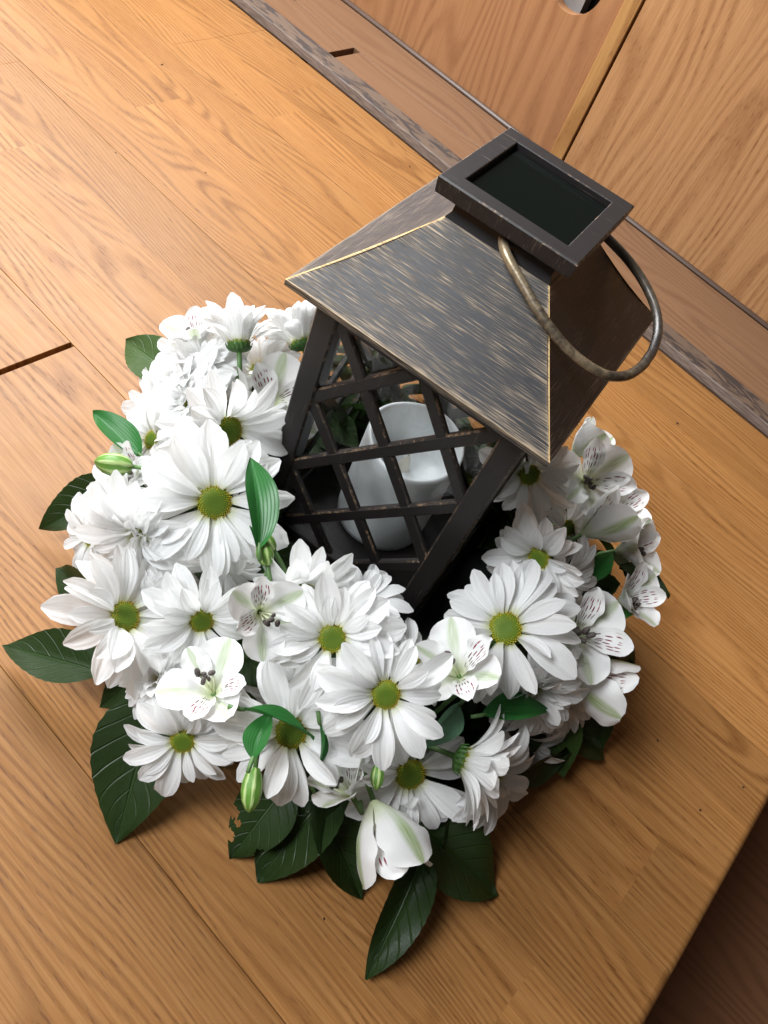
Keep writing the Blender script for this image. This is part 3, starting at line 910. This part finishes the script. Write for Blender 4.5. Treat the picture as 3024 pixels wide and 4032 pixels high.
def leaf_mesh(kind, seed, mat, bend=0.25, fold=0.25, wave=0.03, holes=0):
    rg = random.Random(seed); ph = rg.random() * 6
    nu, nv = (66, 26) if holes else (24, 8)
    def fn(u, v):
        q = 2 * v - 1
        if kind == 'salal':
            w = (u ** 0.62) * ((1 - u) ** 1.0) / 0.340
            w *= 1 + 0.025 * (((u * nu) % 2) - 0.5) * (abs(q) > 0.9)
        else:
            w = math.sin(math.pi * min(1, u ** 0.85)) ** 0.85
        w = max(w, 0.012)
        z = fold * abs(q) * w * 0.5 - bend * (u - 0.15) ** 2 + wave * math.sin(u * 7 + ph + q * 1.6) * abs(q)
        return (u, q * w * 0.5, z)
    V, F, UV = grid(nu, nv, fn)
    if holes:   # torn margin: drop a few faces at the edge
        drop = set()
        for i in range(nu):
            for j in range(nv):
                cu, cq = (i + 0.5) / nu, 2 * (j + 0.5) / nv - 1
                if any(((cu - a) / ru) ** 2 + ((cq - b) / rq) ** 2 < 1 + 0.22 * math.sin(7 * math.atan2(cq - b, (cu - a) * 4)) for a, b, ru, rq in ((0.60, -0.95, 0.055, 0.30), (0.66, -0.62, 0.03, 0.16), (0.80, -0.95, 0.05, 0.42), (0.72, 1.0, 0.06, 0.25))): drop.add(i * nv + j)
        F = [f for k, f in enumerate(F) if k not in drop]
    return mesh('leaf_blade', V, F, mat, UV)
GL = {'salal': 'broad dark leaves under the flowers', 'lance': 'slender lily leaves among the flowers'}
def leaf(base, tip, nrm, width, kind, mat, seed, label, bend=0.25, fold=0.25, holes=0):
    b, t = Vector(base), Vector(tip); x = (t - b); L = x.length; x.normalize()
    n = Vector(nrm); n = (n - x * n.dot(x)).normalized(); y = n.cross(x)
    m = Matrix.Translation(b) @ Matrix((x, y, n)).transposed().to_4x4()
    me = leaf_mesh(kind, seed, M[mat], bend, fold, 0.03, holes)
    for v in me.vertices:
        z = v.co.z + bend * (v.co.x - 0.15) ** 2 - bend * 0.7225 * v.co.x     # keep the tip where it was asked for
        v.co = Vector((v.co.x * L, v.co.y * width, (z - 2 * bend * ((v.co.x - 0.15) ** 2 - 0.7225 * v.co.x) * 0.5) * L))
    inv = m.inverted()
    for v in me.vertices:                       # a leaf lies on the floor, never through it
        w = m @ v.co
        if w.z < 0.0016: w.z = 0.0016 + 0.02 * abs(v.co.y) * 0.3; v.co = inv @ w
    root = thing('broad_leaf' if kind == 'salal' else 'lily_leaf', label, 'leaf', m, GL[kind])
    add('leaf_blade', me, root)
    V, F = tube([(-0.006, 0, 0.0), (0.0, 0, 0.0), (L * 0.06, 0, 0.0002)], [0.0011, 0.0011, 0.0007], 6)
    add('leaf_stalk', mesh('leaf_stalk', V, F, M['stem']), root)
    return root

# ------------------------------------------------------------------ tables: where each flower, bud and leaf stands (metres)
FX, FY = 0.02, -0.03
DAISIES = [
    ((-0.0511, -0.1356, 0.11), (0.4478, -0.5267, 0.7226), (0.8016, 0.5254, 0.2853), 0.0417, 'flat', 'large wide-open white daisy behind the upright green leaf, left of the lantern'),
    ((-0.0816, -0.0862, 0.1), (0.813, -0.293, 0.5032), (0.8016, 0.5254, 0.2853), 0.0419, 'open', 'white daisy just above the largest left daisy, only a sliver of its yellow disc showing'),
    ((-0.1106, -0.0455, 0.12), (-0.6197, 0.5831, 0.5253), (0.8016, 0.5254, 0.2853), 0.0302, 'cup', 'white daisy seen from behind with its green calyx and stem showing, topmost at left'),
    ((-0.0951, 0.0001, 0.105), (-0.8321, 0.3097, 0.4601), (0.8016, 0.5254, 0.2853), 0.0326, 'cup', 'white daisy seen from behind, half hidden by the lantern roof and corner post'),
    ((-0.125, -0.0555, 0.095), (-0.345, -0.4458, 0.826), (0.8016, 0.5254, 0.2853), 0.0312, 'double', 'dense white double daisy below the back-turned daisy at the top left'),
    ((-0.1152, -0.0756, 0.085), (-0.3316, -0.7526, 0.5689), (0.8016, 0.5254, 0.2853), 0.0343, 'double', 'dense white double daisy on the upper left, above the pointed green leaf'),
    ((-0.0752, -0.1622, 0.085), (0.0214, -0.9712, 0.2371), (0.8016, 0.5254, 0.2853), 0.0349, 'double', 'shaggy white double daisy at the left edge, its disc turned away'),
    ((-0.1036, -0.142, 0.072), (-0.3756, -0.7253, 0.5769), (0.8016, 0.5254, 0.2853), 0.0243, 'open', 'white daisy behind the shaggy double daisy, under the round green bud'),
    ((-0.0502, -0.1985, 0.075), (0.5193, 0.2066, 0.8293), (0.8016, 0.5254, 0.2853), 0.038, 'open', 'white daisy at far left with long petals swept down to the left'),
    ((-0.0171, -0.1817, 0.09), (0.582, -0.6199, 0.5263), (0.8016, 0.5254, 0.2853), 0.0295, 'open', 'white daisy left of the streaked lily, a curled petal lying over its disc'),
    ((0.0094, -0.1381, 0.095), (0.6229, -0.6799, 0.387), (0.8016, 0.5254, 0.2853), 0.0346, 'half', 'white daisy against the lantern front with long upright petals'),
    ((0.0416, -0.165, 0.125), (0.225, -0.6018, 0.7663), (0.8016, 0.5254, 0.2853), 0.0319, 'open', 'white daisy below the lantern lattice in the middle of the front'),
    ((0.0764, -0.1676, 0.118), (0.2376, -0.6176, 0.7497), (0.8016, 0.5254, 0.2853), 0.0329, 'flat', 'white daisy at front centre, lower right of the daisy below the lattice'),
    ((0.0508, -0.1951, 0.082), (0.1865, -0.5172, 0.8353), (0.8016, 0.5254, 0.2853), 0.0364, 'flat', 'shaded white daisy low at the front, a ribbon leaf arching over its disc'),
    ((0.1113, -0.1597, 0.05), (0.3574, -0.5491, 0.7555), (0.8016, 0.5254, 0.2853), 0.0389, 'flat', 'white daisy low at the front, its disc half covered by petals above'),
    ((0.0107, -0.2222, 0.058), (0.3563, -0.6964, 0.623), (0.8016, 0.5254, 0.2853), 0.0292, 'open', 'white daisy lying on the big dark leaf at the lower left'),
    ((-0.0176, -0.2056, 0.058), (-0.4559, -0.3838, 0.803), (0.8016, 0.5254, 0.2853), 0.0221, 'double', 'small dense white daisy behind the lower left lily'),
    ((0.107, -0.089, 0.108), (-0.0967, -0.4196, 0.9026), (0.8016, 0.5254, 0.2853), 0.0413, 'flat', 'large open white daisy right of the lantern front corner with one curled inner petal'),
    ((0.1023, -0.0269, 0.1), (-0.1345, -0.9666, 0.218), (0.8016, 0.5254, 0.2853), 0.0328, 'half', 'cupped white daisy right of the lantern, above the large right daisy'),
    ((0.0688, 0.0308, 0.095), (0.32, -0.7802, 0.5375), (0.8016, 0.5254, 0.2853), 0.033, 'open', 'white daisy tucked under the right corner of the lantern roof'),
    ((0.1383, -0.0883, 0.08), (0.6447, -0.5757, 0.5029), (0.8016, 0.5254, 0.2853), 0.0342, 'double', 'dense white daisy under the large right daisy, above the dark pointed leaf'),
    ((0.128, -0.1472, 0.075), (0.9597, 0.1952, 0.2024), (0.8016, 0.5254, 0.2853), 0.0318, 'cup', 'white daisy in profile at the lower right, petals fanned to the right'),
    ((0.1481, -0.1322, 0.052), (0.7142, -0.2993, 0.6327), (0.8016, 0.5254, 0.2853), 0.0337, 'open', 'white daisy lowest at the right, behind the daisy in profile'),
    ((0.1221, -0.0134, 0.082), (0.5918, -0.5785, 0.5613), (0.8016, 0.5254, 0.2853), 0.0275, 'open', 'white daisy peeping out below the cupped daisy on the right'),
    ((0.0379, -0.1159, 0.085), (-0.0344, 0.2984, 0.9538), (0.8016, 0.5254, 0.2853), 0.0274, 'half', 'white daisy against the lantern foot, behind the middle front daisy'),
    ((0.077, -0.1234, 0.08), (0.1652, 0.2233, 0.9606), (0.8016, 0.5254, 0.2853), 0.0282, 'open', 'white daisy between the front centre daisy and the lily on its right'),
    ((-0.0354, -0.1413, 0.075), (0.553, -0.7997, 0.2336), (0.8016, 0.5254, 0.2853), 0.0275, 'open', 'white daisy drooping below the largest left daisy'),
    ((-0.0465, -0.1802, 0.07), (0.4304, -0.8205, 0.3763), (0.8016, 0.5254, 0.2853), 0.0227, 'open', 'white daisy wedged between the far left daisy and the one with a curled petal'),
    ((0.0418, -0.1638, 0.062), (0.1953, -0.7442, 0.6388), (0.8016, 0.5254, 0.2853), 0.029, 'open', 'shaded white daisy under the middle front daisy, deep in the ring'),
    ((-0.1202, -0.102, 0.07), (-0.4158, -0.6692, 0.6159), (0.8016, 0.5254, 0.2853), 0.0272, 'open', 'white daisy behind the pointed green leaf on the left edge'),
    ((-0.1083, -0.1627, 0.045), (-0.2673, -0.8734, 0.4071), (0.8016, 0.5254, 0.2853), 0.0248, 'open', 'white daisy nearest the floor on the left edge'),
    ((-0.1474, -0.0445, 0.08), (-0.4229, -0.5832, 0.6935), (0.8016, 0.5254, 0.2853), 0.0247, 'open', 'white daisy on the top left edge beside the small turned-away lily'),
    ((-0.1419, -0.0688, 0.055), (-0.4553, -0.7351, 0.5023), (0.8016, 0.5254, 0.2853), 0.0337, 'open', 'white daisy low on the left edge beside the dark green leaf'),
    ((-0.1067, -0.0222, 0.085), (-0.2792, -0.4085, 0.869), (0.8016, 0.5254, 0.2853), 0.0279, 'half', 'white daisy below the topmost back-turned daisy, close to the lantern corner'),
    ((0.109, 0.0346, 0.072), (0.5895, -0.3143, 0.7441), (0.8016, 0.5254, 0.2853), 0.0273, 'open', 'white daisy between the cupped daisy and the half closed lilies on the right'),
    ((0.1638, -0.0589, 0.045), (0.6335, -0.3705, 0.6792), (0.8016, 0.5254, 0.2853), 0.0292, 'double', 'dense white daisy lowest on the right beside the green leaf tips'),
    ((0.155, -0.0945, 0.035), (0.5834, -0.6558, 0.4791), (0.8016, 0.5254, 0.2853), 0.0297, 'open', 'white daisy in shade at the lower right under the dark glossy leaf'),
    ((0.0242, -0.1654, 0.05), (0.1604, -0.7487, 0.6432), (0.8016, 0.5254, 0.2853), 0.0248, 'open', 'white daisy deep in the ring behind the lower left lily'),
]
LILIES = [
    ((-0.0857, -0.0366, 0.082), (0.5036, -0.4301, 0.7492), (-0.4358, 0.6674, 0.6038), 0.0331, 'open', 'streaked white lily touching the left edge of the lantern, speckles facing out'),
    ((0.0089, -0.1787, 0.128), (0.4704, -0.3705, 0.8009), (-0.9861, -0.1624, 0.0343), 0.0222, 'open', 'streaked white lily left of centre front with dark stamens'),
    ((0.0114, -0.205, 0.085), (-0.3245, -0.1691, 0.9307), (0.9064, -0.244, -0.3448), 0.0252, 'open', 'white lily at lower left with dark stamens and few streaks'),
    ((0.1009, -0.128, 0.105), (-0.4952, -0.1867, 0.8485), (0.9861, 0.1624, -0.0343), 0.0286, 'open', 'white lily right of the lantern front corner with upright dark stamens'),
    ((0.0931, -0.1933, 0.062), (-0.7213, 0.0215, 0.6923), (0.5536, 0.6938, 0.4606), 0.0248, 'funnel', 'white funnel lily low at the front between two daisies'),
    ((0.1025, -0.1856, 0.056), (0.8266, -0.5289, -0.1924), (-0.5838, 0.5851, 0.5628), 0.039, 'closed', 'drooping half closed white lily with a green stripe at the front edge'),
    ((0.1421, -0.0525, 0.092), (0.2283, -0.1962, 0.9536), (0.4023, 0.7475, 0.5285), 0.0313, 'open', 'streaked white lily on the right side, beside the large right daisy'),
    ((0.1551, -0.0585, 0.072), (0.9761, 0.1132, 0.1854), (-0.5838, 0.5851, 0.5628), 0.036, 'closed', 'half closed white lily with a green stripe at the lower right'),
    ((0.1168, 0.0185, 0.09), (0.3848, 0.5575, 0.7356), (-0.5838, 0.5851, 0.5628), 0.0376, 'closed', 'half closed white lily with a green stripe at the right edge'),
    ((0.1003, 0.0585, 0.092), (0.2222, -0.471, 0.8537), (0.2388, 0.7786, 0.5804), 0.0307, 'open', 'streaked white lily in shade under the right corner of the roof'),
    ((0.1461, 0.0574, 0.058), (0.5611, 0.1028, 0.8213), (-0.1048, 0.7694, 0.6301), 0.0318, 'funnel', 'shaded white lily at the outermost right edge'),
    ((0.1609, 0.0108, 0.068), (0.398, 0.0319, 0.9168), (0.2388, 0.7786, 0.5804), 0.0287, 'funnel', 'white lily at the right edge, below the outermost shaded one'),
    ((0.0842, 0.0746, 0.09), (0.238, 0.5586, 0.7946), (-0.5838, 0.5851, 0.5628), 0.0293, 'closed', 'white lily bud with a green stripe just behind the roof corner'),
    ((-0.1387, -0.0433, 0.092), (-0.4341, -0.0985, 0.8955), (-0.1048, 0.7694, 0.6301), 0.0268, 'funnel', 'small white lily turned away at the top left edge'),
    ((-0.104, -0.1273, 0.075), (-0.3796, -0.7412, 0.5537), (-0.9064, 0.244, 0.3448), 0.0234, 'funnel', 'small white lily beside the round green bud'),
    ((0.1312, 0.0763, 0.062), (0.1256, 0.1057, 0.9864), (-0.2745, 0.7295, 0.6265), 0.0295, 'funnel', 'shaded white lily at the right edge, behind the half closed striped lily'),
]
BUDS = [
    ((-0.0967, -0.1447, 0.105), (-0.8058, -0.592, 0.0116), 0.0192, 0.95, 'plump round green bud sticking out at the left edge'),
    ((-0.0065, -0.1494, 0.115), (-0.6456, 0.3601, 0.6735), 0.0131, 1.0, 'green and white striped bud below the upright green leaf'),
    ((-0.0107, -0.1373, 0.11), (-0.8513, 0.1383, 0.5061), 0.0112, 0.9, 'smaller green bud above the striped bud below the upright leaf'),
    ((0.048, -0.2192, 0.085), (0.5071, -0.7666, -0.3939), 0.02, 0.72, 'long green bud hanging down at the lower front'),
    ((0.0937, -0.1771, 0.075), (0.5152, -0.821, -0.2459), 0.0125, 0.8, 'small green bud over the lily low at the front'),
]
LEAVES = [
    ((-0.1443, -0.0446, 0.055), (-0.2092, -0.0324, 0.045), (0.3639, -0.3386, 0.8677), 0.0364, 'salal', 'salal_light', 0.12, 0.2, 0, 'rounded green leaf at the top left, lying back over the floor'),
    ((-0.1183, -0.1274, 0.05), (-0.1489, -0.1668, 0.015), (0.1709, -0.2189, 0.9607), 0.0288, 'salal', 'salal', 0.15, 0.25, 0, 'dark pointed leaf at the left edge beside the shaggy daisy'),
    ((-0.0681, -0.1862, 0.035), (-0.1242, -0.1793, 0.012), (0.4256, -0.6588, 0.6204), 0.0315, 'salal', 'salal', 0.15, 0.2, 0, 'small dark leaf tip at the left, above the far left daisy'),
    ((-0.0479, -0.2135, 0.035), (-0.1072, -0.2293, 0.016), (0.1277, -0.0847, 0.9882), 0.0283, 'salal', 'salal', 0.1, 0.25, 0, 'dark leaf reaching furthest left across the floor'),
    ((-0.0333, -0.1928, 0.03), (-0.0434, -0.2228, 0.012), (-0.0012, -0.6578, 0.7532), 0.0225, 'salal', 'salal', 0.15, 0.2, 0, 'dark leaf in shade below the far left daisy'),
    ((-0.0204, -0.202, 0.035), (0.0114, -0.2678, 0.006), (0.0456, -0.4438, 0.895), 0.0477, 'salal', 'salal', 0.12, 0.18, 0, 'largest broad dark leaf lying on the floor at the lower left'),
    ((0.0632, -0.1957, 0.03), (0.0615, -0.2384, 0.006), (-0.1503, -0.5615, 0.8137), 0.0337, 'salal', 'salal', 0.1, 0.2, 1, 'torn dark leaf with ragged edges at the front'),
    ((0.0833, -0.1786, 0.035), (0.0788, -0.2391, 0.005), (-0.3073, -0.2474, 0.9189), 0.0423, 'salal', 'salal', 0.12, 0.3, 0, 'broad veined leaf at the front beside the torn leaf'),
    ((0.0774, -0.1957, 0.04), (0.1335, -0.2113, 0.006), (-0.0443, -0.0028, 0.999), 0.0312, 'salal', 'salal', 0.15, 0.25, 0, 'dark leaf at the front pointing down past the half closed lily'),
    ((0.1409, -0.1802, 0.03), (0.1535, -0.2418, 0.01), (0.2804, -0.2948, 0.9135), 0.0264, 'salal', 'salal', 0.12, 0.25, 0, 'long dark leaf reaching furthest forward across the floor'),
    ((0.1308, -0.1719, 0.035), (0.1949, -0.1623, 0.005), (-0.1015, -0.1849, 0.9775), 0.0401, 'salal', 'salal', 0.12, 0.2, 0, 'broad dark leaf flat on the floor at the front right'),
    ((0.1426, -0.1507, 0.035), (0.1567, -0.175, 0.016), (0.3952, -0.006, 0.9186), 0.0163, 'salal', 'salal', 0.15, 0.3, 0, 'narrow dark leaf beside the drooping half closed lily'),
    ((0.1614, -0.0635, 0.035), (0.1929, -0.0867, 0.02), (0.1061, -0.3755, 0.9207), 0.0307, 'salal', 'salal_light', 0.12, 0.25, 0, 'mid green leaf tip at the lower right below the dense daisy'),
    ((0.1649, -0.0581, 0.03), (0.2162, -0.0492, 0.008), (-0.0843, -0.2574, 0.9626), 0.0275, 'salal', 'salal', 0.12, 0.25, 0, 'dark pointed leaf on the floor at the lower right'),
    ((0.1643, -0.0292, 0.035), (0.2086, -0.0508, 0.016), (0.1071, -0.4251, 0.8988), 0.0336, 'salal', 'salal', 0.12, 0.25, 0, 'dark leaf in shade under the half closed lily at right'),
    ((0.1755, 0.008, 0.025), (0.2044, 0.0131, 0.012), (-0.0401, -0.3646, 0.9303), 0.0188, 'salal', 'salal', 0.12, 0.25, 0, 'small dark leaf tip at the right edge'),
    ((-0.1337, -0.0803, 0.06), (-0.1535, -0.0867, 0.05), (0.1374, -0.2422, 0.9605), 0.0173, 'lance', 'lance', 0.15, 0.25, 0, 'dark green leaf behind the pointed leaf on the left'),
    ((-0.1089, -0.1246, 0.085), (-0.1505, -0.119, 0.085), (0.4031, -0.1492, 0.9029), 0.0171, 'lance', 'lance', 0.1, 0.25, 0, 'bright pointed green leaf on the upper left edge'),
    ((-0.013, -0.1505, 0.125), (-0.0453, -0.1178, 0.14), (0.5972, -0.302, 0.743), 0.0176, 'lance', 'lance', 0.15, 0.35, 0, 'upright bright green leaf in front of the largest left daisy'),
    ((-0.0053, -0.1507, 0.11), (-0.0237, -0.1424, 0.125), (0.4365, -0.0304, 0.8992), 0.0077, 'lance', 'lance', 0.15, 0.35, 0, 'small folded green leaf at the foot of the upright leaf'),
    ((0.0277, -0.2084, 0.1), (0.0603, -0.1913, 0.098), (-0.5924, 0.3131, 0.7423), 0.0076, 'lance', 'lance', 0.25, 0.2, 0, 'narrow ribbon leaf arching over the shaded front daisy'),
    ((0.0593, -0.1892, 0.098), (0.0746, -0.1987, 0.08), (0.4994, 0.463, 0.7322), 0.0056, 'lance', 'lance', 0.2, 0.2, 0, 'narrow ribbon leaf hanging down beside the shaded front daisy'),
    ((0.0459, -0.2222, 0.098), (0.0379, -0.1998, 0.098), (-0.1648, -0.6367, 0.7533), 0.0129, 'lance', 'lance', 0.15, 0.4, 0, 'short folded green leaf over the hanging front bud'),
    ((0.1226, -0.1259, 0.085), (0.1528, -0.0925, 0.085), (-0.2811, -0.1262, 0.9513), 0.0161, 'lance', 'lance', 0.25, 0.3, 0, 'dark glossy leaf below the large right daisy, tip to the right'),
    ((0.1115, -0.1219, 0.075), (0.1055, -0.163, 0.085), (0.3082, -0.6246, 0.7176), 0.0142, 'lance', 'lance_back', 0.15, 0.3, 0, 'pale blue green leaf turned over beside the front centre daisy'),
    ((0.1378, 0.0022, 0.075), (0.1398, 0.0284, 0.085), (-0.1631, -0.2163, 0.9626), 0.0131, 'lance', 'lance', 0.15, 0.3, 0, 'small dark leaf between the lilies at the right'),
    ((0.1676, 0.0034, 0.062), (0.1725, 0.0295, 0.06), (-0.0447, -0.2215, 0.9741), 0.0089, 'lance', 'lance', 0.15, 0.3, 0, 'tiny dark leaf at the outermost right lily'),
]
CRUMBS = [
    (0.1489, 0.3012, 0.0016, 'dark crumb on the floor below the lantern handle, nearest the batten'),
    (-0.4914, 0.3203, 0.0015, 'dark crumb near the top of the floor, by the plank end joint'),
    (-0.2316, 0.4176, 0.0012, 'dark crumb on the floor left of the lantern cap, close to the batten'),
    (0.3054, 0.0029, 0.001, 'dark crumb close to the step edge at the right'),
    (0.2417, -0.0082, 0.001, 'lone dark crumb on the floor right of the lowest leaves'),
    (-0.4064, 0.1665, 0.001, 'pale floor crumb in the upper left, beside the window glare'),
    (-0.3424, 0.2153, 0.0009, 'small crumb in the middle of the upper left floor'),
    (-0.4159, 0.3493, 0.0008, 'tiny crumb between the upper plank joint and the batten'),
    (0.2834, -0.033, 0.0011, 'dark crumb in the floor just before the step edge'),
    (0.1191, -0.2294, 0.0008, 'tiny crumb on the seam of the front plank'),
    (0.1703, -0.0998, 0.0008, 'tiny crumb in the shade beside the lowest right daisy'),
]
for i, (loc, n, xd, rad, kind, label) in enumerate(DAISIES): daisy(loc, n, xd, rad, kind, 500 + i, label)
for i, (loc, n, xd, rad, kind, label) in enumerate(LILIES): lily(loc, n, xd, rad, kind, 800 + i, label)
for i, (loc, n, L, wide, label) in enumerate(BUDS): bud(loc, n, L, label, i, wide)
for i, (b, t, n, w, kind, mat, bend, fold, holes, label) in enumerate(LEAVES): leaf(b, t, n, w, kind, mat, 300 + i, label, bend, fold, holes)

# wet foam ring and the dark greenery that fills the gaps between the flowers
V, F = lathe([(0.0004, 0.0003), (0.150, 0.0003), (0.156, 0.012), (0.152, 0.013), (0.147, 0.0006), (0.0004, 0.0006)], 64)
V = [(x + FX, y + FY, z) for x, y, z in V]
fo = add('dish', mesh('dish', V, F, simple('dark_dish', (0.010, 0.013, 0.010), 0.7, 0.2)))
fo['label'] = 'shallow dark dish under the lantern, almost hidden by the ring of flowers'; fo['category'] = 'dish'
bmV, bmF, bmU = [], [], []
rg = random.Random(42)
lv, lf, luv = grid(6, 2, lambda u, v: (u, (2 * v - 1) * 0.30 * math.sin(math.pi * min(1, u ** 0.8)) , 0.12 * abs(2 * v - 1) - 0.2 * u * u))
for i in range(520):
    a = rg.random() * 6.283; r = rg.uniform(0.088, 0.165)
    p = Vector((FX + r * math.cos(a), FY + r * math.sin(a), rg.uniform(0.012, 0.060) - 0.25 * max(0, r - 0.135)))
    nn = Vector((math.cos(a) * 0.7 + rg.gauss(0, .4), math.sin(a) * 0.7 + rg.gauss(0, .4), 0.9)).normalized()
    mt = frame_from(p, nn, (rg.gauss(0, 1), rg.gauss(0, 1), rg.gauss(0, .5)), rg.uniform(0.024, 0.042))
    b = len(bmV)
    bmV += [mt @ Vector(v) for v in lv]; bmF += [tuple(b + q for q in f) for f in lf]; bmU += luv
add('filler_greenery', mesh('filler_greenery', bmV, bmF, M['salal'], bmU), None, kind='stuff', label='dark greenery filling the gaps between the flowers')

# specks on the floor
cv, cf = lathe([(0.0002, 0.0002), (0.9, 0.2), (1.0, 0.55), (0.6, 0.9), (0.0002, 1.0)], 7)
cr = mesh('crumb', cv, cf, M['crumb'])
for i, (x, y, s, label) in enumerate(CRUMBS):
    o = add('crumb', cr, None, Matrix.Translation((x, y, 0.0001)) @ Matrix.Rotation(i * 1.3, 4, 'Z') @ Matrix.Diagonal((s, s * 0.7, s * 0.45, 1)))
    o['label'] = label; o['category'] = 'crumb'; o['group'] = 'crumbs on the floor'
